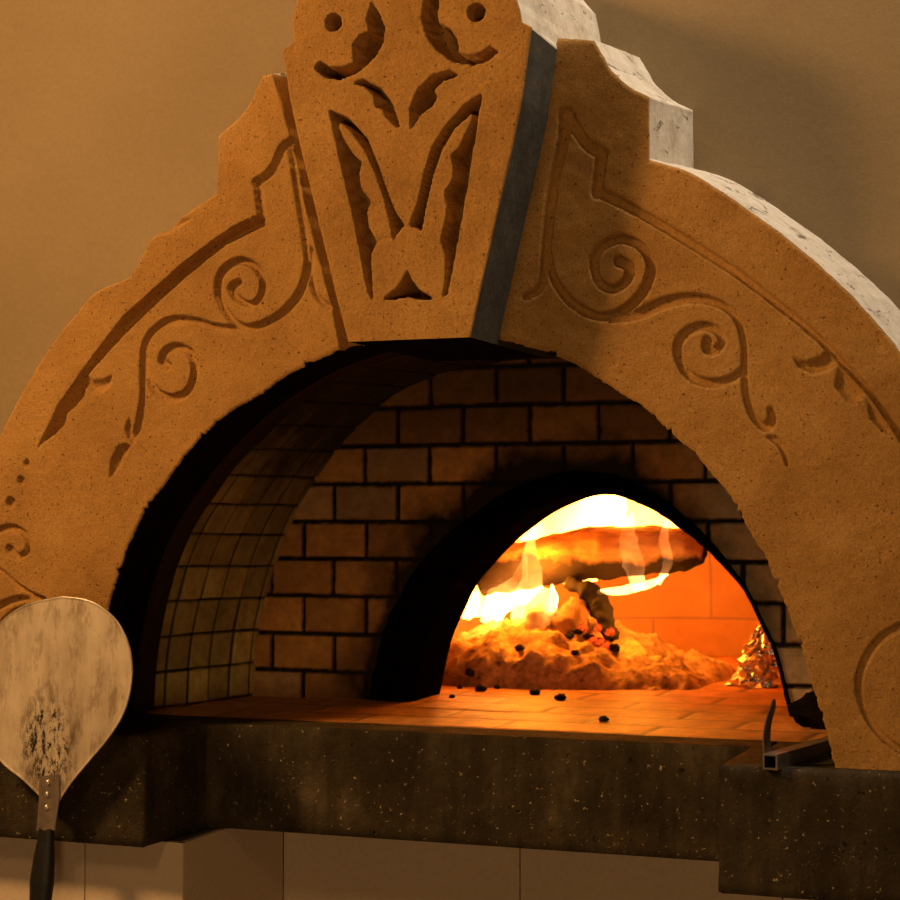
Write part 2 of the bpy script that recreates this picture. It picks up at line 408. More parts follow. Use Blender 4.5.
# ---------------------------------------------------------------- carved arch stones
def strip_stone(name, A, B, t0, t1, items, mats, root_loc, label):
    # A intrados, B extrados (foot -> keystone); t0..t1 the soffit fraction of A
    na = int(length(A)/.0024); fb_ = arcfrac(B)
    sharp = []
    ang = np.diff(B, axis=0); ang = np.arctan2(ang[:, 1], ang[:, 0])
    for i in range(1, len(B)-1):
        d = abs((ang[i]-ang[i-1]+PI) % (2*PI)-PI)
        if d > .35: sharp.append(fb_[i])
    T = np.unique(np.r_[np.linspace(0, 1, na), sharp]); nt = len(T)
    a, b = samp(A, T), samp(B, T)
    w = int(np.linalg.norm(a-b, axis=1).mean()/.0024)
    U = np.linspace(0, 1, w+1)
    # crumbly lower arris
    s = T*length(A); jit = fbm(s*60, s*0, 11)*.003+fbm(s*180, s*0, 4)*.004-np.clip(fbm(s*90, s*0+3, 9)-.16, 0, 1)*.03
    jit[[0, -1]] = 0
    dr = (b-a)/np.linalg.norm(b-a, axis=1)[:, None]; a = a-dr*jit[:, None]
    s2 = T*length(B); jb = fbm(s2*50, s2*0, 21)*.003; jb[[0, -1]] = 0; b = b+dr*jb[:, None]
    G = a[:, None, :]*(1-U)[None, :, None]+b[:, None, :]*U[None, :, None]
    X, Zc = G[..., 0].copy(), G[..., 1].copy()
    h = carve(X, Zc, items, 0.0)+fbm(X*9, Zc*9, 2, 3)*.004+fbm(X*60, Zc*60, 6, 3)*.0012
    W = w+1
    e = np.minimum.reduce([np.arange(W)[None, :]+0*h, (W-1-np.arange(W))[None, :]+0*h]); h = h+np.where(e == 0, .003, np.where(e == 1, .0008, 0))
    V = np.stack([X, h, Zc], -1).reshape(-1, 3)
    idx = np.arange(nt*W).reshape(nt, W)
    F = np.stack([idx[:-1, :-1], idx[1:, :-1], idx[1:, 1:], idx[:-1, 1:]], -1).reshape(-1, 4)
    fm = [0]*len(F); V = list(map(tuple, V)); F = F.tolist(); sm = [True]*len(F)
    # soffit face (splayed, sooty), top face (limewashed), two ends, back
    tt = t0+(t1-t0)*T
    fa = idx[:, 0]; fb2 = idx[:, -1]; ns = 9
    def addrows(rows, mi, smooth=True):
        k = len(V); n = len(rows[0])
        for r in rows: V.extend(map(tuple, r))
        for r in range(len(rows)-1):
            for i in range(n-1): F.append([k+r*n+i, k+r*n+i+1, k+(r+1)*n+i+1, k+(r+1)*n+i]); fm.append(mi); sm.append(smooth)
    ra, rb = [], []
    for j in range(ns+1):
        y = WY*j/ns; q = soffit(tt, y) if j else a
        if j: q = q+(a-samp(A, T))*max(0, 1-j/3)
        ra.append(np.c_[q[:, 0], np.full(nt, y+(h[:, 0] if j == 0 else 0)), q[:, 1]])
        n_ = fbm(s2*22, s2*0+y*22, 31)*.006*(1 if 0 < j < ns else 0)
        rd = b-np.array([0, 1.25]); rd /= np.linalg.norm(rd, axis=1)[:, None]
        q2 = b+dr*n_[:, None]+rd*(.036*j/ns)
        rb.append(np.c_[q2[:, 0], np.full(nt, y+(h[:, -1] if j == 0 else 0)), q2[:, 1]])
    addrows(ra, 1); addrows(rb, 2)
    for ti in (0, -1):
        addrows([np.c_[X[ti], h[ti], Zc[ti]], np.c_[np.linspace(ra[-1][ti][0], rb[-1][ti][0], W), np.full(W, WY), np.linspace(ra[-1][ti][2], rb[-1][ti][2], W)]], 3, False)
    addrows([ra[-1], rb[-1]], 3)
    V = np.array(V)-np.array(root_loc)
    o = link(name, V, F, mats, fmat=fm, fsmooth=sm); o.location = root_loc
    split_parts(o, {1: ('soffit', 'soot-blackened underside of the arch'), 2: ('outer_edge', 'rough limewashed outer edge')})
    return tag(o, label, 'arch stone')

def split_parts(o, names):     # faces of one finish become a part of their own under the stone
    me = o.data; co = np.empty(len(me.vertices)*3); me.vertices.foreach_get('co', co); co = co.reshape(-1, 3)
    groups = {k: [] for k in names}; rest = []; rm = []; rs = []
    for p in me.polygons:
        if p.material_index in groups: groups[p.material_index].append((list(p.vertices), p.use_smooth))
        else: rest.append(list(p.vertices)); rm.append(p.material_index); rs.append(p.use_smooth)
    mats = list(me.materials)
    def sub(fs):
        u = sorted({i for f in fs for i in f}); m = {a: b for b, a in enumerate(u)}; return co[u], [[m[i] for i in f] for f in fs]
    for k, nm in names.items():
        if groups[k]: v, f = sub([g[0] for g in groups[k]]); link(nm[0], v, f, mats[k], o, fsmooth=[g[1] for g in groups[k]])['label'] = nm[1]
    v, f = sub(rest); me2 = bpy.data.meshes.new(me.name+'_body'); me2.from_pydata([tuple(a) for a in v], [], f)
    for m in mats: me2.materials.append(m)
    me2.polygons.foreach_set('material_index', np.array(rm, dtype=np.int32)); me2.polygons.foreach_set('use_smooth', np.array(rs, dtype=bool)); me2.update(); o.data = me2
ft = arcfrac(F0)
def frac_at(pt): return ft[np.argmin(np.linalg.norm(F0-pt, axis=1))]
KY = -.14
def keyside(side, z):       # x of the keystone's flank at height z
    L = XZ([(348,343),(337,300),(290,107),(282,50)], KY); Rr = XZ([(470,336),(478,300),(522,107),(532,25)], KY)
    q = L if side < 0 else Rr; q = q[np.argsort(q[:, 1])]
    return np.interp(z, q[:, 1], q[:, 0])
A_L = crom(XZ(INTR_L), 14); B_L = chains(*[XZ(c) for c in EXTR_L])
A_R = crom(XZ(INTR_R), 14); B_R = chains(*[XZ(c) for c in EXTR_R])
A_L[0, 1] = B_L[0, 1] = A_R[0, 1] = B_R[0, 1] = ZL+.001
def fit_end(q, side):       # run the curve's last bit exactly up to the keystone's flank
    q = q.copy(); k = [i for i in range(len(q)) if (q[i, 0] < keyside(-1, q[i, 1])-.001 if side < 0 else q[i, 0] > keyside(1, q[i, 1])+.001)]
    q = q[:k[-1]+1]; z = q[-1, 1]; return np.vstack([q, [[keyside(side, z)+side*.0008, z]]])
A_L, B_L, A_R, B_R = fit_end(A_L, -1), fit_end(B_L, -1), fit_end(A_R, 1), fit_end(B_R, 1)

D = .021
carv_L = [
 ('p', [(255,217),(236,226),(218,237),(183,263),(152,291),(124,316),(101,346),(80,374),(58,406),(48,428),(37,448),(40,444),(55,433),(64,424),(67,412),(76,405),(84,395),(86,384),(88,374),(105,355),(128,330),(156,303),(187,275),(226,244),(264,225),(264,218)], D),
 ('d', [(86,374),(93,380),(103,379),(112,374),(111,386),(101,394),(91,393),(84,386)], .008),
 ('s', [(257,182),(259,198),(261,217)], .008, 4.0),
 ('s', [(256,182),(268,174),(276,162),(281,150),(286,144),(296,139)], .010, 4.0),
 ('s', [(291,148),(297,189),(303,228),(307,262)], .006, [3.5, 3.5, 3.2, 2.5]),
 ('s', [(311,250),(311,268),(313,287),(320,300),(330,307)], .006, [2.5, 2.5, 3, 2.0]),
 ('s', [(307,264),(305,278),(298,295),(285,310),(269,321),(252,327),(238,325),(227,314),(219,299),(218,281),(226,267),(240,261),(254,266),(262,279),(261,294),(252,304),(241,301),(233,294),(232,286),(238,283)], .009, [3.5,4,4.2,4,4,3.5,3.5,3.5,3.2,3.5,4,4,3.5,3.5,3.5,3.2,3,3,3.5,4.5,4]),
 ('s', [(238,328),(214,327),(192,321),(172,320),(158,326),(148,337),(143,351),(142,374),(142,400),(138,425),(133,437)], .008, [2.5, 4, 4.2, 4, 3.5, 3.2, 3, 3, 3, 4, 2]),
 ('s', [(145,358),(145,370),(150,383),(159,394),(173,398),(187,391),(194,373),(191,355),(179,347),(166,350),(161,360),(168,366)], .008, [2.5,3,3.5,4,4.2,4,4,4,4,4,3.5,4]),
 ('p', [(125,428),(129,417),(131,432),(136,438),(133,444),(127,437)], .006),
 ('d', [(117,446),(124,443),(131,445),(125,459),(118,470),(109,479),(110,460)], .010),
 ('s', [(26,463),(26.5,463.5)], .007, 3.2), ('s', [(20,480),(20.5,480.5)], .007, 4.2), ('s', [(10,502),(10.5,503)], .008, 5.5),
 ('s', [(-14,545),(-8,535),(2,529),(13,528),(23,533),(28,543),(25,553),(16,556),(9,549)], .007, [3,3.2,3.5,3.5,3.2,3,3,3.5,4.5]),
 ('s', [(-14,562),(0,572),(15,585),(30,594),(44,600)], .008, [3, 3.5, 3.5, 3, 2.5]),
 ('s', [(-12,616),(0,606),(14,600),(30,598),(44,601)], .008, [3, 3.5, 3.5, 3, 2.5]),
 ('s', [(-12,650),(-2,628),(12,612),(30,606),(48,606)], .004, 2.0),
 ('p', [(270,60),(284,107),(306,205),(332,305),(341,352),(362,352),(350,300),(325,200),(300,107),(294,60)], .030),
 ('d', [(163,227),(178,219),(193,218),(186,223),(174,231),(160,236)], .008),
]
carv_R = [
 ('s', [(566,114),(564,135),(557,165),(550,205),(546,245),(543,275),(538,290),(525,297)], .010, [6.5,6,5.5,5,4.5,4,3.5,2.5]),
 ('s', [(565,114),(573,125),(581,137),(590,147),(602,153)], .010, 5.2),
 ('s', [(601,156),(596,193)], .010, 5.0),
 ('s', [(601,193),(633,209),(664,227),(696,247),(731,269),(767,296),(802,324),(828,348),(848,369),(871,394),(891,422),(905,445)], .010, [4.8,4.4,4.2,4,3.8,3.4,3,2.6,2.6,2.6,2.6]),
 ('d', [(791,355),(799,360),(808,361),(818,357),(828,350),(838,362),(828,371),(812,374),(798,368)], .010),
 ('d', [(838,366),(848,376),(864,394),(856,405),(846,402),(834,388)], .007),
 ('d', [(866,398),(880,415),(897,436),(884,434),(870,420)], .007),
 ('s', [(547,250),(553,277),(571,302),(598,316),(622,311),(642,293),(651,268),(642,248),(624,239),(605,244),(594,260),(598,281),(612,289),(626,281),(629,267),(619,261)], .010, [3,3.5,4,4,4.2,4.5,4.5,4.2,4.2,4.2,4,3.8,3.8,4.2,5,5.5]),
 ('s', [(612,320),(638,314),(664,303),(691,298),(717,303),(735,317),(743,342),(744,370),(745,392),(750,411),(758,423),(767,427),(772,419),(770,410)], .008, [2.5,5,5.5,4.5,3.5,3,2.6,2.6,3,3,3.2,4,4,2.5]),
 ('s', [(742,371),(728,380),(709,383),(690,376),(679,361),(678,344),(688,331),(704,326),(717,331),(722,341),(716,350),(707,349),(707,341)], .008, [3,3.5,4,4,4,4,4,4,3.8,3.4,3.6,4.4,4.5]),
 ('s', [(768,437),(778,442),(784,453),(787,465)], .005, [1.5, 3.2, 2.5, 1.2]),
 ('s', [(930,622),(900,627),(877,642),(862,667),(859,693),(869,720),(888,742),(910,754),(940,758),(970,742),(985,715),(985,670),(965,635),(930,622)], .005, 3.2),
]
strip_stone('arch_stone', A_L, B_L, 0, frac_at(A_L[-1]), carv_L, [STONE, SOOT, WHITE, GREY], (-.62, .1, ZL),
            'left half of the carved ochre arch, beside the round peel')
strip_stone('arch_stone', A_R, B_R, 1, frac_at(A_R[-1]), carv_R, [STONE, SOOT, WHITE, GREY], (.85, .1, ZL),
            'right half of the carved ochre arch with pale exposed top edge')

# ---------------------------------------------------------------- keystone
def keystone():
    Lp = XZ([(348,343),(337,300),(313,200),(301,150),(290,100),(282,50),(294,42),(292,20),(297,0),(299,-22),(306,-48),(330,-74),(370,-92)], KY)
    Rp = XZ([(470,336),(478,300),(501,196),(512,148),(522,100),(532,27),(522,22),(520,10),(517,0),(515,-22),(510,-48),(488,-74),(440,-92)], KY)
    def fine(p): 
        t = np.unique(np.r_[np.linspace(0, 1, 330), arcfrac(p)]); return samp(p, t)
    zt = min(Lp[-1, 1], Rp[-1, 1]); zb = .5*(Lp[0, 1]+Rp[0, 1])
    Lp[0, 1] = Rp[0, 1] = zb; Lp[-1, 1] = Rp[-1, 1] = zt
    # same parameter on both sides: by vertex order
    seg = [26, 62, 32, 30, 34, 8, 14, 13, 14, 18, 18, 18]
    def by(p):
        out = []
        for i in range(len(p)-1): out += [p[i]+(p[i+1]-p[i])*k/seg[i] for k in range(seg[i])]
        return np.array(out+[p[-1]])
    a, b = by(Lp), by(Rp); nt = len(a); W = 170; U = np.linspace(0, 1, W)
    j = fbm(np.arange(nt)*.25, np.zeros(nt), 41)*.0025
    G = a[:, None]*(1-U)[None, :, None]+b[:, None]*U[None, :, None]
    X, Zc = G[..., 0], G[..., 1]
    X = X+j[:, None]*(1-2*U)[None, :]*.0
    K = .085
    items = [
     ('s', [(333,22),(333.5,22.5)], K, 8.2), ('s', [(476,12),(476.5,12.5)], K, 8.2),
     ('p', [(371,3),(378,13),(384,28),(382,43),(376,54),(369,62),(357,72),(340,79),(325,77),(315,68),(320,62),(330,68),(343,68),(355,63),(353,50),(354,42),(360,35),(370,32),(367,20)], K),
     ('p', [(425,-6),(422,18),(427,36),(438,50),(453,61),(473,64),(488,60),(497,52),(490,47),(480,54),(467,56),(457,53),(457,42),(450,30),(443,25),(438,24),(437,13),(438,-3),(438,-10),(428,-14)], K),
     ('p', [(355,83),(363,80),(380,88),(392,105),(399,127),(396,126),(385,115),(384,109),(376,106),(374,94),(365,86)], K*.8),
     ('p', [(457,75),(450,71),(433,76),(418,90),(410,110),(411,128),(420,115),(426,109),(432,106),(436,98),(433,90),(443,80)], K*.8),
     ('p', [(330,111),(347,118),(367,140),(378,167),(387,193),(395,213),(403,225),(397,233),(393,239),(391,225),(385,200),(376,173),(365,149),(350,129),(340,121),(338,128),(343,140),(352,154),(361,163),(358,175),(361,190),(370,202),(366,212),(368,228),(376,242),(370,255),(371,275),(372,299),(368,292),(360,250),(353,213),(342,167)], K),
     ('p', [(481,95),(465,105),(447,125),(433,147),(425,173),(418,203),(410,225),(415,226),(421,230),(425,207),(432,177),(441,150),(454,128),(472,112),(474,118),(467,133),(460,148),(452,155),(454,168),(453,180),(445,193),(448,206),(446,220),(441,240),(446,255),(446,275),(443,296),(447,293),(453,262),(463,207),(471,157)], K),
     ('p', [(407,272),(412,282),(418,290),(431,298),(419,299),(407,296),(396,298),(384,299),(396,290),(402,282)], K),
     ('s', [(371,252),(375,244),(384,238),(392,238),(397,231),(407,226),(417,231),(421,237),(431,240),(441,246)], .0014, 1.2),
    ]
    h = carve(X, Zc, items, KY)+fbm(X*10, Zc*10, 12, 3)*.003+fbm(X*60, Zc*60, 16, 3)*.0012
    h[:, 0] += .002; h[:, -1] += .002
    V = np.stack([X, KY+h, Zc], -1).reshape(-1, 3); idx = np.arange(nt*W).reshape(nt, W)
    F = np.stack([idx[:-1, :-1], idx[:-1, 1:], idx[1:, 1:], idx[1:, :-1]], -1).reshape(-1, 4).tolist()
    fm = [0]*len(F); sm = [True]*len(F); V = list(map(tuple, V))
    def addrows(rows, mi, smooth=True):
        k = len(V); n = len(rows[0])
        for r in rows: V.extend(map(tuple, r))
        for r in range(len(rows)-1):
            for i in range(n-1):
                m = mi(i) if callable(mi) else mi
                F.append([k+r*n+i, k+r*n+i+1, k+(r+1)*n+i+1, k+(r+1)*n+i]); fm.append(m); sm.append(smooth)
    ys = np.linspace(KY, WY, 14)
    shoulder = sum(seg[:5])
    for col in (0, -1):
        rows = []
        for q, y in enumerate(ys):
            hd = np.clip((np.arange(nt)-shoulder)/6, 0, 1)*.03*(q/13); rows.append(np.c_[X[:, col]+(hd if col else -hd), np.full(nt, y) if q else KY+h[:, col], Zc[:, col]])
        addrows(rows, lambda i: 1 if i >= shoulder-1 else 2, True)
    addrows([np.c_[X[-1], KY+h[-1], Zc[-1]], np.c_[X[-1], np.full(W, WY), Zc[-1]]], 1)
    addrows([np.c_[X[0], KY+h[0], Zc[0]], np.c_[X[0], np.full(W, WY), Zc[0]]], 3)
    addrows([np.c_[X[:, 0], np.full(nt, WY), Zc[:, 0]], np.c_[X[:, -1], np.full(nt, WY), Zc[:, -1]]], 2)
    loc = (0, 0, zb); o = link('keystone', np.array(V)-np.array(loc), F, [STONE, WHITE, GREY, SOOT], fmat=fm, fsmooth=sm); o.location = loc
    tag(o, 'tall tapering carved keystone jutting forward at the crown of the arch', 'keystone')
    split_parts(o, {1: ('head_edge', 'pale limewashed side of the head'), 2: ('flank', 'bare grey cement flank')})
keystone()

# ---------------------------------------------------------------- tiled vault behind the arch
def vault():
    n = 760; T = np.linspace(0, 1, n); L = length(V0)
    rowlen = .0745; m = 30
    # black plaster return from the arch stones to the first tile, then tiles
    ycuts = [VY+.0, VY+.035, VY+.105, VY+.175, VY+.245, VY+.315, BY]
    ys = np.linspace(WY+.002, BY, 150); V, colr = [], []
    f0 = samp(F0, T); v0 = samp(V0, T); b0 = samp(B0, T); ce = np.array([0., 1.35])
    s = T*L; nrow = round(L/2/rowlen); rl = L/2/nrow
    for y in ys:
        if y < VY: p = soffit(T, y); inside = 0
        else:
            k = (y-VY)/(BY-VY); p = v0*(1-k)+b0*k; inside = 1
        tg = np.gradient(p, axis=0); nr = np.c_[tg[:, 1], -tg[:, 0]]; nr /= np.linalg.norm(nr, axis=1)[:, None]
        if inside:
            ci = np.searchsorted(ycuts, y, 'right')-1; ci = min(ci, 5); ya, yb = ycuts[ci], ycuts[ci+1]
            wob = fbm(s*6, s*0+y*9, 61)*.006
            ri = np.floor((s+wob)/rl); dr = np.abs(((s+wob)/rl)-np.round((s+wob)/rl))*rl
            dy = np.minimum(abs(y-ya+fbm(s*5, s*0, 3)*.004), abs(yb-y)) if ci else np.minimum(np.full(n, yb-y), .02)
            g = np.minimum(dr, dy); tm = np.clip((g-.0018)/.0022, 0, 1)
            hh = hashn(ri, np.full(n, ci), 5); h2 = hashn(ri, np.full(n, ci), 9)
            d = -.004*(1-tm)+(hh-.5)*.003
            c = np.array([.80, .68, .26])[None]*(.75+.5*hh)[:, None]*np.array([[1, .97, .92]])
            # tiles darken towards the crown: soot plus shade painted into their colour
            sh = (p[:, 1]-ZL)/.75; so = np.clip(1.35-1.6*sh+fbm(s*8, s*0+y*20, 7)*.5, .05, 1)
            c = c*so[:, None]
            al = tm
        else:
            d = fbm(s*14, s*0+y*14, 71)*.010*min(1, (y-WY)/.02)*min(1, (VY-y)/.02); c = np.tile([[.012, .009, .008]], (n, 1)); al = np.ones(n)
        q = p+nr*(-d)[:, None]*1.0
        q = p+nr*d[:, None]*(-1 if False else 1)
        V.append(np.c_[q[:, 0], np.full(n, y), q[:, 1]]); colr.append(np.c_[c, al])
    V = np.vstack(V); colr = np.vstack(colr); idx = np.arange(len(ys)*n).reshape(len(ys), n)
    F = np.stack([idx[:-1, :-1], idx[1:, :-1], idx[1:, 1:], idx[:-1, 1:]], -1).reshape(-1, 4).tolist()
    # outer shell so that the vault has thickness
    V = list(map(tuple, V)); colr = list(map(tuple, colr)); k = len(V); ts = np.linspace(0, 1, 60)
    for y in (WY+.002, BY):
        p = (soffit(ts, y) if y < VY else samp(B0, ts)); ctr = np.array([0, ZL]); q = ctr+(p-ctr)*1.08; q[[0, -1], 1] = ZL
        V += [(a, y, c) for a, c in q]; colr += [(.1, .08, .05, 1)]*60
    F += [[k+i, k+i+1, k+60+i+1, k+60+i] for i in range(59)]
    loc = np.array([-.75, .5, ZL]); o = link('vault_lining', np.array(V)-loc, F, [TILE], col=colr); o.location = loc
    tag(o, 'sooty yellowish square tiled vault lining the inside of the arch', 'tiled vault')
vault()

# ---------------------------------------------------------------- inner brick wall with its fire mouth
XM = .084
MR = [(790,703),(775,655),(760,622),(745,592),(728,572),(715,558),(697,541),(680,528),(660,514),(640,504),(615,495),(594,491.5)]
mr = XZ(MR, .75); mr[0, 1] = ZL; mr = mr[mr[:, 0] > XM+.01]; mr = np.vstack([mr, [[XM, mr[:, 1].max()+.003]]])
ml = mr[::-1][1:].copy(); ml[:, 0] = 2*XM-ml[:, 0]
M0 = crom(np.vstack([ml[::-1], mr[::-1]])[np.r_[0:len(ml), len(ml):len(ml)+len(mr)]], 8)      # left foot -> right foot
WB = .75; RINGW = .062
def ringw(n): t = np.linspace(0, 1, n); return np.clip(1.8-2.1*t, .12, 1.6)*RINGW
def offset(curve, d):
    tg = np.gradient(curve, axis=0); nr = np.c_[-tg[:, 1], tg[:, 0]]; nr /= np.linalg.norm(nr, axis=1)[:, None]
    return curve+nr*d
def in_poly(X, Zc, p):
    ins = np.zeros(X.shape, bool)
    for i in range(len(p)):
        a, b = p[i], p[(i+1) % len(p)]; c = (a[1] > Zc) != (b[1] > Zc)
        ins ^= c & (X < (b[0]-a[0])*(Zc-a[1])/((b[1]-a[1]) or 1e-12)+a[0])
    return ins
def soot_shade_wall(X, Zc, d):      # smoke stain around the mouth, plus shade painted over the top courses
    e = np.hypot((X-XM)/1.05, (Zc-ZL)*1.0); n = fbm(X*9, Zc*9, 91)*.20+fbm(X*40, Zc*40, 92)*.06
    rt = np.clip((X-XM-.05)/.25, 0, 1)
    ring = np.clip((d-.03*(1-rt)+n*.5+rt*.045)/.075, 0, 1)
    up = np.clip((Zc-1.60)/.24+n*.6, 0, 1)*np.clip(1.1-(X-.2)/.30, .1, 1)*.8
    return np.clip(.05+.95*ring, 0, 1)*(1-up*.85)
def brick_wall():
    st = .0036; xs = np.arange(-.84, .86, st); zs_ = np.arange(ZL-.004, 1.98, st)
    X, Zc = np.meshgrid(xs, zs_, indexing='ij')
    Wb, Hb, z0 = .1548, .0843, 1.716
    r = np.floor((Zc-z0)/Hb); off = np.where(r % 2 == 0, -.363+.5*Wb*0, -.363+.5*Wb)
    # the courses: joint positions read off the wall
    offs = -.366+np.where(np.mod(r, 2) == 0, 0, Wb*.5)+(hashn(r, r*0, 1)-.5)*.006
    wx = X+fbm(X*5, Zc*5, 33)*.006; wz = Zc+fbm(X*5, Zc*5, 35)*.005; r2 = np.floor((wz-z0)/Hb)
    c = np.floor((wx-offs)/Wb); u = (wx-offs)/Wb-c; v = (wz-z0)/Hb-r2
    g = np.minimum(np.minimum(u, 1-u)*Wb, np.minimum(v, 1-v)*Hb)
    g = g+fbm(X*70, Zc*70, 44)*.004
    tm = np.clip((g-.0035)/.0035, 0, 1); tm = tm*tm*(3-2*tm)
    hh, h2 = hashn(c, r2, 3), hashn(c, r2, 8)
    dep = .007*(1-tm)+(hh-.5)*.004+fbm(X*30, Zc*30, 51)*.003
    base = np.array([.72, .35, .095])[None, None]*(.6+.7*hh)[..., None]
    pale = np.array([.62, .56, .42])[None, None]
    k = np.clip((X-.26)/.12, 0, 1)*.75+np.where(h2 > .9, .25, -.05); k = np.clip(k+fbm(X*20, Zc*20, 77)*.3, 0, .9)[..., None]
    col = base*(1-k)+pale*k
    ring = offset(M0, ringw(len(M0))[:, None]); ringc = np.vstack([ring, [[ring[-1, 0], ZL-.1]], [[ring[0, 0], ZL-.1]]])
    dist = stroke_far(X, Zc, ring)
    col = col*soot_shade_wall(X, Zc, dist)[..., None]
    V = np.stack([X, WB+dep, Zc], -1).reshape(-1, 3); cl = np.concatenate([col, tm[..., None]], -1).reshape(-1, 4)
    hole = in_poly(X, Zc, np.vstack([offset(M0, ringw(len(M0))[:, None]*.5), [[M0[-1, 0]+.03, ZL-.1]], [[M0[0, 0]-.03, ZL-.1]]]))
    # trim to the vault's back line
    outer = np.vstack([np.array([B0.mean(0)*0+[0, 0]])]) if False else np.vstack([offset(B0, .03), [[B0[-1, 0]+.03, ZL-.1]], [[B0[0, 0]-.03, ZL-.1]]])
    keep = (~hole) & in_poly(X, Zc, outer)
    n0, n1 = X.shape; idx = np.arange(n0*n1).reshape(n0, n1); kk = keep[:-1, :-1] & keep[1:, :-1] & keep[1:, 1:] & keep[:-1, 1:]
    F = np.stack([idx[:-1, :-1], idx[1:, :-1], idx[1:, 1:], idx[:-1, 1:]], -1)[kk]
    used = np.unique(F); mp = np.full(n0*n1, -1); mp[used] = np.arange(len(used)); F = mp[F]
    loc = np.array([0, WB, ZL]); o = link('inner_brick_wall', V[used]-loc, F.tolist(), [BRICK], col=cl[used]); o.location = loc
    tag(o, 'smoke-stained brown brick wall pierced by the fire mouth', 'brick wall')
def stroke_far(X, Zc, pts):
    d = np.full(X.shape, 9.0); p = pts[::4]
    for a, b in zip(p[:-1], p[1:]): d = np.minimum(d, seg_d(X, Zc, a, b, 0, 0))
    return d
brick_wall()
def mouth_arch():
    n = 260; T = np.linspace(0, 1, n); Lc = length(M0); s = T*Lc; m = samp(M0, T); o_ = offset(samp(M0, T), RINGW)
    o_[[0, -1], 1] = ZL; q = fbm(s*25, s*0, 5)*.010+fbm(s*70, s*0, 6)*.006
    tg = np.gradient(m, axis=0); nr = np.c_[-tg[:, 1], tg[:, 0]]; nr /= np.linalg.norm(nr, axis=1)[:, None]
    rows = []
    def row(off, y, rough): 
        p = m+nr*(np.where(off > 0, off*ringw(n)/RINGW, 0)+q*rough*(ringw(n)/RINGW if off > 0 else .6))[:, None]; p[[0, -1], 1] = ZL; rows.append(np.c_[p[:, 0], np.full(n, y)+fbm(s*30, s*0+off*90+y*7, 8)*.006*rough, p[:, 1]])
    rows_spec = [(RINGW+.004, WB+.02, .6), (RINGW, WB-.006, .6), (RINGW*.75, WB-.012, .5), (RINGW*.4, WB-.012, .5), (.008, WB-.010, .5), (0, WB-.002, .8)]+[(0, WB+.17*k/8, .8) for k in range(1, 9)]+[(.0, WB+.175, 0), (.0, WB+.18, 0)]
    for a in rows_spec: row(*a)
    V = np.vstack(rows); R_ = len(rows); idx = np.arange(R_*n).reshape(R_, n)
    F = np.stack([idx[:-1, :-1], idx[:-1, 1:], idx[1:, 1:], idx[1:, :-1]], -1).reshape(-1, 4).tolist()
    loc = np.array([XM, WB, ZL]); o = link('mouth_arch', V-loc, F, [BLACK]); o.location = loc
    tag(o, 'soot-black rounded arch framing the fire mouth', 'arch')
mouth_arch()

# ---------------------------------------------------------------- hearth and fire chamber
def hearth():
    st = .006; xs = np.arange(-.86, .90, st); ys = np.arange(lip-.012, 2.42, st)
    X, Yc = np.meshgrid(xs, ys, indexing='ij')
    # long rows across
    Wb, Hb = .30, .15; r = np.floor((Yc-lip)/Hb); offs = np.where(np.mod(r, 2) == 0, 0, .14)
    wx = X+fbm(X*5, Yc*5, 3)*.01; wy = Yc+fbm(X*5, Yc*5, 4)*.01; r = np.floor((wy-lip)/Hb)
    c = np.floor((wx-offs)/Wb); u = (wx-offs)/Wb-c; v = (wy-lip)/Hb-r; g = np.minimum(np.minimum(u, 1-u)*Wb, np.minimum(v, 1-v)*Hb)
    tm = np.clip((g-.003)/.006, 0, 1); hh = hashn(c, r, 4)
    z = ZL-.0022*(1-tm)+(hh-.5)*.002+fbm(X*12, Yc*12, 6)*.004
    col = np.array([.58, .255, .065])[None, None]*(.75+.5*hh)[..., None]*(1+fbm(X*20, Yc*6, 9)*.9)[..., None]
    V = np.stack([X, Yc, z], -1).reshape(-1, 3); cl = np.concatenate([col, tm[..., None]], -1).reshape(-1, 4)
    n0, n1 = X.shape; idx = np.arange(n0*n1).reshape(n0, n1)
    cc = (Yc[:-1, :-1] < .95) | (np.hypot(X[:-1, :-1]-.08, Yc[:-1, :-1]-1.60) < .79)
    F = np.stack([idx[:-1, :-1], idx[1:, :-1], idx[1:, 1:], idx[:-1, 1:]], -1)[cc].tolist()
    k = len(V); bv, bf = boxv(-.86, .90, lip+.002, 2.42, ZL-.06, ZL-.015)
    V = np.vstack([V, bv]); F += [tuple(q+k for q in t) for t in bf]; cl = np.vstack([cl, [[.2, .13, .08, 1]]*8])
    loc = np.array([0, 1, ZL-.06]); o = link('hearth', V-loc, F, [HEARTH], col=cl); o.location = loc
    tag(o, 'flat firebrick hearth floor glowing orange in front of the fire', 'hearth')
hearth()
CY_, CR = 1.62, .70
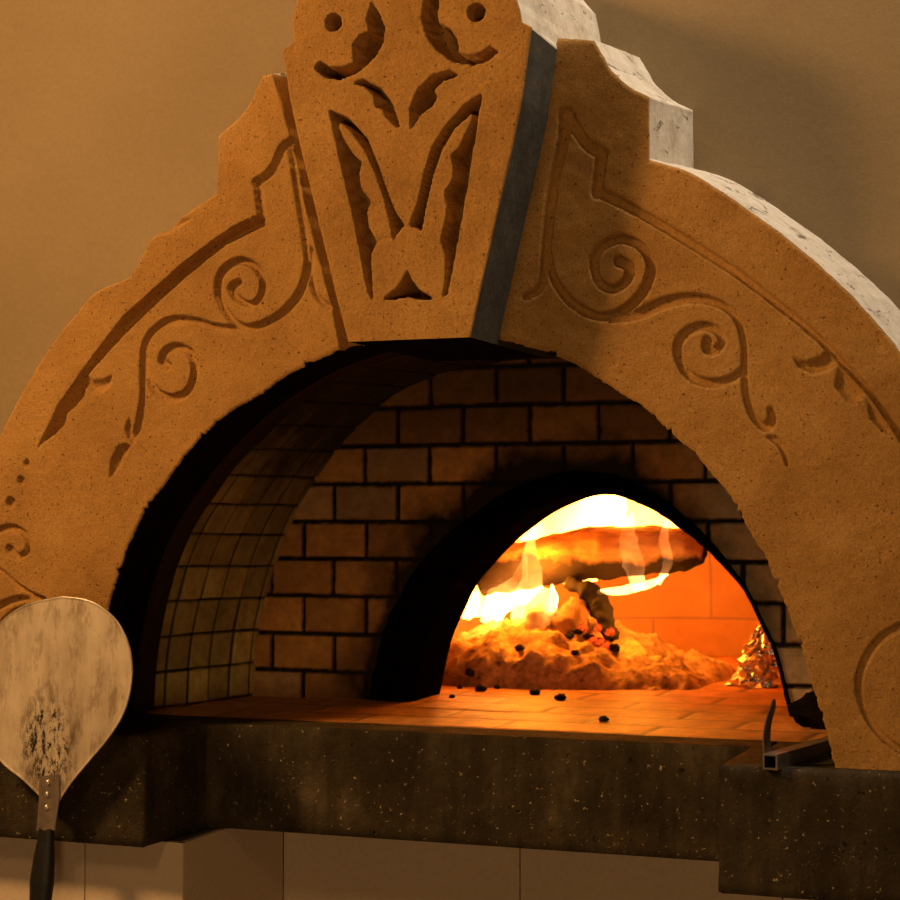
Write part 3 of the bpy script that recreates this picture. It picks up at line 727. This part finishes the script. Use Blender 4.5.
def chamber():
    m = MT('chamber_firebrick')
    br = m.n('ShaderNodeTexBrick'); br.inputs['Scale'].default_value = 1; br.inputs['Mortar Size'].default_value = .004
    br.inputs['Brick Width'].default_value = .34; br.inputs['Row Height'].default_value = .21; br.offset = .5
    br.inputs['Color1'].default_value = (.36, .20, .07, 1); br.inputs['Color2'].default_value = (.40, .225, .08, 1); br.inputs['Mortar'].default_value = (.24, .16, .10, 1)
    uv = m.n('ShaderNodeUVMap'); m.l(uv.outputs[0], br.inputs['Vector'])
    c = m.mix(.5, br.outputs[0], m.ramp(m.noise(6, 5, .6), [(.3, (.7, .66, .6)), (.7, (1.2, 1.2, 1.2))]), 'MULTIPLY')
    mat = m.done(c, .9, m.bump(m.noise(20, 5, .6), .4, .006), spec=.1)
    na, nz = 96, 40; V, F, UV = [], [], []
    zc = ZL+.16
    for j in range(nz+1):
        if j <= 10: rr, z = CR, ZL-.01+(zc-ZL+.01)*j/10
        else: a = (j-10)/(nz-10)*PI/2; rr, z = CR*math.cos(a)**.9 if a < PI/2-1e-6 else 0.001, zc+.40*math.sin(a)
        for i in range(na): t = 2*PI*i/na; V.append((XM+rr*math.cos(t), CY_+rr*math.sin(t), z)); UV.append((CR*t, z))
    for j in range(nz):
        for i in range(na):
            q = [j*na+i, j*na+(i+1) % na, (j+1)*na+(i+1) % na, (j+1)*na+i]
            if any(V[k][1] < 1.16 for k in q): continue      # opening of the chamber behind the mouth
            F.append(q)
    loc = np.array([XM, CY_, ZL]); o = link('fire_chamber', np.array(V)-loc, F, [mat]); o.location = loc
    uvl = o.data.uv_layers.new(name='UVMap')
    for l in o.data.loops: uvl.data[l.index].uv = UV[l.vertex_index]
    # blackened front shell joining dome and mouth arch
    T = np.linspace(0, 1, 90); m0 = samp(offset(M0, .004), T); V2 = []
    for p in m0: V2.append((p[0], WB+.175, p[1]))
    big = [(XM-.56*math.cos(PI*k/89), 1.17, ZL+.53*math.sin(PI*k/89)**.7) for k in range(90)]
    V2 += big; F2 = [[i, i+1, 90+i+1, 90+i] for i in range(89)]
    c2 = child('chamber_front', V2, F2, [SOOT], o)
    tag(o, 'domed fire chamber of pale firebrick behind the mouth, lit orange', 'oven chamber')
chamber()

# ---------------------------------------------------------------- fire: ash, embers, logs, flames
def PZ(x, y, z=ZL):
    r = _F*FL + _R*(x-450) + _U*(450-y); return CAM + r*((z-CAM[2])/r[2])
def ash():
    m = MT('ash_and_charcoal')
    c = m.ramp(m.noise(42, 6, .7), [(.3, (.10, .05, .025)), (.45, (.50, .31, .15)), (.65, (.78, .54, .29))])
    em = m.ramp(m.noise(24, 4, .6, off=(2, 1, 1)), [(.60, 0.0), (.70, 1.0)])
    mat = m.done(c, .95, m.bump(m.noise(55, 6, .7), .9, .008))
    st = .008; cx, cy = -.27, 1.47
    xs = np.arange(-.56, .28, st); ys = np.arange(1.02, 2.1, st); X, Yc = np.meshgrid(xs, ys, indexing='ij')
    e = 1-np.hypot((X-cx)/np.where(X > cx, .50, .34), (Yc-cy)/.50)+fbm(X*9, Yc*9, 14)*.4
    e = e-np.clip((1.20-Yc)/.18, 0, 1)**1.5*1.1-np.clip((X-.22)/.05, 0, 1)-np.clip((-.50-X)/.05, 0, 1)
    z = ZL-.006+np.clip(e, 0, 1)**.7*.175+fbm(X*26, Yc*26, 15)*.055*np.clip(e*4, 0, 1)+fbm(X*70, Yc*70, 16)*.02*np.clip(e*5, 0, 1)
    n0, n1 = X.shape; idx = np.arange(n0*n1).reshape(n0, n1); cc = e[:-1, :-1] > -.06
    F = np.stack([idx[:-1, :-1], idx[1:, :-1], idx[1:, 1:], idx[:-1, 1:]], -1)[cc]
    V = np.stack([X, Yc, z], -1).reshape(-1, 3); used = np.unique(F); mp = np.full(len(V), -1); mp[used] = np.arange(len(used))
    loc = np.array([cx, cy, ZL]); o = link('ash_pile', V[used]-loc, mp[F].tolist(), [mat]); o.location = loc
    tag(o, 'lumpy heap of pale ash and crumbled charcoal under the burning log', 'ash', kind='stuff')
    return X, Yc, z
AX, AYc, AZ = ash()
def ash_h(x, y):
    i = int(round((x+.56)/.008)); j = int(round((y-1.02)/.008)); i = min(max(i, 0), AZ.shape[0]-1); j = min(max(j, 0), AZ.shape[1]-1); return AZ[i, j]

def tube(path, rad, ns=20, rough=0, seed=0, sq=1.0):
    p = crom(path, 10); r = np.interp(np.linspace(0, 1, len(p)), np.linspace(0, 1, len(rad)), rad)
    V, F = [], []; up = np.array([0, 0, 1.0]); tgs = np.gradient(p, axis=0)
    if abs(tgs[:, 2]).mean() > .8*np.linalg.norm(tgs, axis=1).mean(): up = np.array([0, 1.0, 0])
    for i, (c, rr) in enumerate(zip(p, r)):
        t = tgs[i]/np.linalg.norm(tgs[i]); a = np.cross(t, up); a /= np.linalg.norm(a); b = np.cross(a, t)
        for k in range(ns):
            an = 2*PI*k/ns; q = rr*(1+rough*(fbm(np.array(an*1.3+seed), np.array(i*.35), seed)*2))
            V.append(c+a*math.cos(an)*q+b*math.sin(an)*q*sq)
    n = len(p)
    F = [[i*ns+k, i*ns+(k+1) % ns, (i+1)*ns+(k+1) % ns, (i+1)*ns+k] for i in range(n-1) for k in range(ns)]
    F += [list(range(ns))[::-1], [(n-1)*ns+k for k in range(ns)]]
    return np.array(V), F
def m_log(char):
    m = MT('burning_log_bark')
    c = m.ramp(m.noise(16, 6, .7, st=(.35, 1, 1)), [(.3, (.10, .05, .025)), (.55, (.42, .24, .12)), (.75, (.58, .36, .19))])
    if char:
        sx = m.n('ShaderNodeSeparateXYZ'); m.l(m.co(), sx.inputs[0])
        k = m.math('ADD', m.math('MULTIPLY', sx.outputs[2], 14), m.math('MULTIPLY', m.noise(9, 4, .6), 1.4))
        c = m.mix(m.ramp(k, [(.72, 1.0), (1.0, 0.0)]), c, (.02, .012, .010))
    return m.done(c, .85, m.bump(m.noise(30, 6, .7, st=(.25, 1, 1)), .9, .008))
LOGM = m_log(0); LOGC = m_log(1); CHAR = m_plain('charred_wood', (.014, .009, .007), .85, b=.9, sc=30, var=.5)
def m_ember():
    t = MT('glowing_ember'); t.b.inputs['Emission Color'].default_value = (1, .07, .006, 1)
    t.l(t.ramp(t.noise(70, 4, .7), [(.42, 0.0), (.58, 1.6)]), t.b.inputs['Emission Strength'])
    return t.done((.05, .02, .012), .9)
EMB = m_ember()
LY = 1.46
def log():
    pth = [P(478, 578, LY-.02), P(520, 566, LY), P(575, 556, LY), P(630, 551, LY), P(680, 550, LY), P(704, 553, LY)]
    V, F = tube(pth, [.050, .064, .069, .070, .066, .055, .028], 28, .16, 3, .95)
    loc = P(590, 562, LY); r = tag(empty('firewood_log', loc), 'thick burning log lying across the top of the fire', 'log')
    child('bark', V, F, [LOGC], r)
    V, F = tube([P(700, 553, LY), P(707, 554, LY)], [.030, .018, .006], 20, .1, 5); child('cut_end', V, F, [CHAR], r)
log()
def stick(name, pth, rad, mat, label, rough=.3, seed=1):
    V, F = tube(pth, rad, 16, rough, seed); loc = np.array(pth[0]); o = link(name, V-loc, F, [mat]); o.location = loc
    tag(o, label, 'firewood'); return o
Y2 = 1.40
stick('charred_branch', [P(566, 582, Y2), P(588, 592, Y2), P(600, 606, Y2), P(606, 622, Y2-.02), P(612, 640, Y2-.03)], [.014, .026, .028, .024, .022], CHAR, 'forked black charred branch propping up the burning log', .5, 9)
stick('firewood_chunk', [P(533, 640, 1.33), P(540, 615, 1.35), P(548, 592, 1.38)], [.034, .040, .020], m_plain('ash_white_wood', (.92, .84, .74), .9, b=.5, sc=25), 'white ash-covered wood chunk standing left of the branch', .35, 12)
stick('firewood_chunk', [P(562, 640, 1.36), P(572, 622, 1.37), P(580, 604, 1.40)], [.045, .048, .026], LOGM, 'brown half-burnt wood chunk between the pale chunk and the branch', .4, 22)
def lump(c, r, seed, sub=3, amp=.5):
    V, F = [], []; nu, nv = 14, 9
    for j in range(nv+1):
        for i in range(nu):
            t, p = 2*PI*i/nu, PI*j/nv; d = np.array([math.sin(p)*math.cos(t), math.sin(p)*math.sin(t), math.cos(p)])
            q = 1+amp*float(fbm(np.array(d[0]*2.2+seed*3), np.array(d[1]*2.2+d[2]*3), seed, 3))*2
            V.append(np.array(c)+d*np.array(r)*q)
    for j in range(nv):
        for i in range(nu): F.append([j*nu+i, j*nu+(i+1) % nu, (j+1)*nu+(i+1) % nu, (j+1)*nu+i])
    return np.array(V), F
embs = [(588,640),(598,628),(606,645),(578,652),(592,655),(610,632),(570,644),(583,628),(600,658),(614,650)]
posn = ['topmost', 'lowest', 'leftmost', 'rightmost']
for i, (ex, ey) in enumerate(embs):
    p = P(ex, ey, 1.30); p[2] = max(p[2], ash_h(p[0], p[1])+.004)
    V, F = lump(p, (.010+.006*hashn(i, 1.), .010, .007+.004*hashn(i, 2.)), i, amp=.6)
    o = link('ember', V-p, F, [EMB if i % 3 else CHAR], smooth=False); o.location = p
    tag(o, {1: 'glowing ember highest in the heap, under the foot of the charred branch', 8: 'lowest glowing ember of the heap', 5: 'rightmost glowing ember under the branch foot'}.get(i, 'glowing red ember in the middle of the ember heap') if i % 3 else 'dark coal lying among the glowing red embers', 'ember', 'embers at the foot of the branch')
crumbs = [(460,686),(470,684),(480,689),(497,686),(535,692),(560,697),(604,718),(452,695),(520,682),(575,684),(555,678),(500,672),(512,668),(530,668),(487,678),(640,668),(655,664),(668,662),(625,672),(610,678)]
for i, (ex, ey) in enumerate(crumbs):
    p = PZ(ex, ey, ZL+.006); r = .007+.010*hashn(i, 7.) if i not in (1, 2) else .018; r *= .62; p[2] = max(ZL, ash_h(p[0], p[1]) if (-.56 < p[0] < .27 and p[1] > 1.02) else ZL)+r*.55
    V, F = lump(p, (r*1.2, r, r*.8), i+40, amp=.6)
    o = link('charcoal_crumb', V-p, F, [CHAR], smooth=False); o.location = p
    tag(o, {1: 'larger black charcoal lump at the left front of the ash heap, left of its pair', 2: 'larger black charcoal lump at the left front of the ash heap, right of its pair', 6: 'lone black crumb on the bare hearth, nearest the ledge front'}.get(i, 'small black charcoal crumb scattered on the hearth along the ash heap'), 'charcoal', 'charcoal crumbs along the ash heap')

# flames: glowing gas volumes in closed tongue-shaped shells
FL_HOT = m_flame('flame_hot', 48, (1, .42, .075), 8, .40, .58, .45)
FL_MID = m_flame('flame_mid', 17, (1, .42, .085), 13, .40, .60, .35)
FL_THIN = m_flame('flame_thin', 6, (1, .42, .12), 16, .40, .62, .30)
def flame(pth, rad, mat, label, sq=.8, seed=0):
    V, F = tube(pth, rad, 18, .35, seed, sq); loc = np.array(pth[0]); o = link('flame', V-loc, F, [mat]); o.location = loc
    tag(o, label, 'flame', None); return o
FY = 1.72
flame([P(430, 606, FY), P(480, 560, FY), P(535, 530, FY), P(590, 522, FY), P(640, 526, FY), P(690, 540, FY)], [.03, .085, .115, .12, .09, .02], FL_HOT, 'broad white-hot sheet of flame rolling behind and above the log', .75, 1)
flame([P(560, 560, FY+.05), P(575, 520, FY), P(590, 488, FY-.02), P(600, 470, FY-.05)], [.12, .13, .10, .03], FL_HOT, 'tall white flame licking the roof of the chamber', .9, 2)
FY2 = 1.33
flame([P(450, 612, 1.42), P(475, 604, 1.42), P(505, 598, 1.42), P(532, 586, 1.42), P(545, 560, 1.42)], [.03, .042, .04, .03, .006], FL_HOT, 'bright yellow flame running along the left foot of the ash heap', .8, 3)
flame([P(472, 610, FY2), P(470, 590, FY2), P(466, 570, FY2)], [.02, .02, .003], FL_MID, 'short yellow flame at the far left of the fire', .7, 4)
flame([P(520, 632, FY2), P(524, 606, FY2), P(532, 580, FY2), P(530, 552, FY2), P(534, 524, FY2)], [.018, .032, .028, .016, .004], FL_MID, 'tall yellow flame crossing in front of the left half of the log', .7, 5)
flame([P(488, 624, 1.38), P(500, 602, 1.38), P(518, 582, 1.38), P(526, 556, 1.38)], [.024, .034, .022, .003], FL_HOT, 'bright leaning flame between the far left flame and the tall one', .7, 15)
flame([P(552, 612, 1.32), P(553, 598, 1.32), P(552, 584, 1.32)], [.010, .012, .002], FL_HOT, 'small pointed flame just above the pale wood chunk', .7, 6)
flame([P(598, 592, 1.36), P(625, 590, 1.36), P(650, 584, 1.36), P(668, 574, 1.36)], [.008, .016, .013, .003], FL_MID, 'low flame curling under the middle of the log', .7, 7)
flame([P(640, 590, 1.35), P(634, 566, 1.35), P(628, 540, 1.35), P(632, 512, 1.35)], [.016, .024, .022, .004], FL_THIN, 'faint orange flame rising in front of the right half of the log', .7, 8)
flame([P(658, 584, 1.36), P(668, 562, 1.36), P(664, 540, 1.36), P(668, 514, 1.36)], [.006, .012, .012, .003], FL_THIN, 'thin wisp of flame nearest the right end of the log', .7, 9)

# ---------------------------------------------------------------- foil on the hearth
def foil():
    m = MT('crumpled_foil'); mat = m.done((.80, .74, .66), .22, m.bump(m.noise(60, 4, .6), .6, .006), 1.0, .5)
    base = PZ(757, 686); V, F = [], []; nu, nv = 34, 22
    for j in range(nv+1):
        v = j/nv; z = .145*v; r = .052*(1-v)**.75+.010
        for i in range(nu):
            t = 2*PI*i/nu; q = 1+1.1*float(fbm(np.array(t*2.6), np.array(v*9.0), 5, 3))+.35*float(hashn(i//2, j//2, 6)-.5)
            if i == nu-1 or i == 0: q = 1
            V.append(base+np.array([r*q*math.cos(t)+.018*v, r*q*math.sin(t)*.8, max(.001, z+.006*float(hashn(i, j, 3))-.002)]))
    F = [[j*nu+i, j*nu+(i+1) % nu, (j+1)*nu+(i+1) % nu, (j+1)*nu+i] for j in range(nv) for i in range(nu)]
    F += [[nv*nu+i for i in range(nu)], list(range(nu))[::-1]]
    o = link('foil_lump', np.array(V)-base, F, [mat], smooth=False); o.location = base
    tag(o, 'crumpled silver foil lump standing on the hearth right of the fire', 'foil')
foil()

# ---------------------------------------------------------------- mortar stub where the inner wall meets the ledge, right
V, F = lump((.60, .56, ZL+.035), (.055, .04, .045), 5, amp=.8)
tag(link('mortar_lump', V-np.array([.60, .56, ZL]), F, [SOOT]), 'dark rounded mortar lump at the right foot of the inner wall', 'mortar').location = (.60, .56, ZL)

# ---------------------------------------------------------------- steel scraper on the block
def scraper():
    st = m_plain('worn_steel', (.42, .38, .34), .38, .9, .5, .1, 80); dk = m_plain('steel_bore', (.01, .01, .01), .8)
    blade = m_plain('blade_steel', (.50, .40, .30), .35, .9, .5, .1, 60)
    a = PZ(770, 762, ZL+.012); b = a+np.array([.19, .20, 0])
    # keep it on the ledge: direction follows the photo
    b = PZ(840, 742, ZL+.012); b = a+(b-a)/np.linalg.norm(b-a)*.30
    d = (b-a)/np.linalg.norm(b-a); sx = np.cross(d, [0, 0, 1]); s = .0125; g = .0095
    loc = a-np.array([0, 0, .0125]); r = tag(empty('oven_scraper', loc), 'steel square-tube tool with upright curved blade at the arch foot', 'scraper')
    V, F, fm = [], [], []
    for c, w_ in ((a, s), (b, s), (a, g), (a+d*.06, g)):
        for u, v in ((-1, -1), (1, -1), (1, 1), (-1, 1)): V.append(c+sx*u*w_+np.array([0, 0, 1])*v*w_)
    for i in range(4):
        j = (i+1) % 4; F += [[i, j, 4+j, 4+i], [i, 8+i, 8+j, j], [8+i, 12+i, 12+j, 8+j]]; fm += [0, 0, 1]
    F += [[4, 5, 6, 7], [12, 13, 14, 15]]; fm += [0, 1]
    child('tube', V, F, [st, dk], r, smooth=False, fmat=fm)
    # blade: curved upright strip welded behind the tube's open end
    base = a+d*.012-sx*(s-.001); V, F = [], []; n = 16
    for k in range(n+1):
        v = k/n; z = -.008+.108*v; bow = .010*math.sin(PI*v)-.014*v
        w_ = .030*(1-.25*v) if v < .85 else .030*(1-.25*v)*(1-(v-.85)/.15*.7)
        for sgn in (0, 1):
            for th_ in (0, .0022):
                V.append(base+d*(w_*sgn)-sx*(bow+th_)+np.array([0, 0, z]))
    for k in range(n):
        q = k*4
        for x, y in ((0, 2), (2, 3), (3, 1), (1, 0)): F.append([q+x, q+y, q+4+y, q+4+x])
    F += [[0, 1, 3, 2], [n*4, n*4+2, n*4+3, n*4+1]]
    child('blade', V, F, [blade], r, smooth=False)
scraper()

# ---------------------------------------------------------------- round pizza peel leaning on the ledge
def peel():
    YP = -.075
    out = XZ([(48,806),(40,797),(22,780),(2,764),(-14,742),(-24,712),(-26,682),(-20,650),(-4,624),(20,606),(50,598),(66,597),(90,602),(112,618),(125,640),(130,665),(129,690),(122,715),(108,738),(90,760),(72,782),(60,800),(57,806)], YP)
    c = crom(np.vstack([out, out[:1]]), 6); n = len(c)
    cx = P(50, 680, YP)[0]
    top = c[:, 1].max(); bot = c[:, 1].min(); tilt = math.radians(1.5)
    # lean: y grows with height
    def pos(x, z, dy=0): return (x, YP+(z-bot)*math.tan(tilt)+dy, z)
    mat = m_peel(); edge = m_plain('bright_aluminium_edge', (.72, .68, .62), .35, .8, .5, .1)
    root = tag(empty('pizza_peel', (cx, YP, 0.02)), 'round scorched metal pizza peel with black grip at the left', 'peel')
    ctr = np.array([cx, P(50, 690, YP)[2]]); V, F = [], []; rings = [1.0, .992, .97, .8, .6, .4, .2]
    for k, s in enumerate(rings):
        for q in c:
            w_ = ctr+(q-ctr)*s; V.append(pos(w_[0], w_[1], -.001 if k == 1 else 0))
    V.append(pos(*ctr)); m = len(V)-1; fm = []
    for k in range(len(rings)-1):
        for i in range(n-1): F.append([k*n+i, k*n+i+1, (k+1)*n+i+1, (k+1)*n+i]); fm.append(1 if k == 0 else 0)
    for i in range(n-1): F.append([(len(rings)-1)*n+i, (len(rings)-1)*n+i+1, m]); fm.append(0)
    k0 = len(V)
    for q in c: V.append(pos(q[0], q[1], .0025))
    F.append([k0+i for i in range(n)]); fm.append(0)
    for i in range(n-1): F.append([i, k0+i, k0+i+1, i+1]); fm.append(1)
    b = child('blade', V, F, [mat, edge], root, fmat=fm, smooth=False)
    # neck plate
    nk = XZ([(40,776),(59,774),(60,800),(56,830),(38,830),(40,800)], YP); nk = [tuple(p) for p in nk]
    V = [pos(x, z, -.004) for x, z in nk]+[pos(x, z, -.001) for x, z in nk]; k = len(nk)
    F = [list(range(k)), list(range(k, 2*k))[::-1]]+[[i, (i+1) % k, k+(i+1) % k, k+i] for i in range(k)]
    nkm = m_plain('neck_steel', (.62, .50, .40), .35, .8, .5, .1)
    nko = child('neck_plate', V, F, [nkm], root, smooth=False)
    for rx, ry in ((49, 782), (48.5, 794), (48, 807)):
        q = P(rx, ry, YP); cc = np.array(pos(q[0], q[2], -.005)); V, F = [], []
        for j, (rr, d) in enumerate(((.0050, 0), (.0048, -.0018), (.0030, -.0032), (.0004, -.0038))):
            for i in range(14): V.append(cc+np.array([rr*math.cos(2*PI*i/14), d+.0005, rr*math.sin(2*PI*i/14)]))
        for j in range(3):
            for i in range(14): F.append([j*14+i, j*14+(i+1) % 14, (j+1)*14+(i+1) % 14, (j+1)*14+i])
        F.append([3*14+i for i in range(14)]); child('rivet', V, F, [edge], root)
    # black grip, then the shaft down to the floor
    grip = m_plain('black_rubber', (.012, .012, .013), .5, 0, .5, .3, 90)
    g = [np.array(pos(P(px, py, YP)[0], P(px, py, YP)[2])) for px, py in ((47, 828), (46, 845), (44, 870), (42, 900), (42, 930))]
    V, F = tube(g, [.0150, .0170, .0215, .0245, .021, .017], 24, 0, 0, .7); child('grip', V, F, [grip], root)
    e = g[-1]; foot = np.array([e[0]-.01, YP-.09, .012])
    V, F = tube([e-(e-foot)*0, e*.5+foot*.5, foot], [.012, .012, .012], 16); child('shaft', V, F, [nkm], root)
peel()
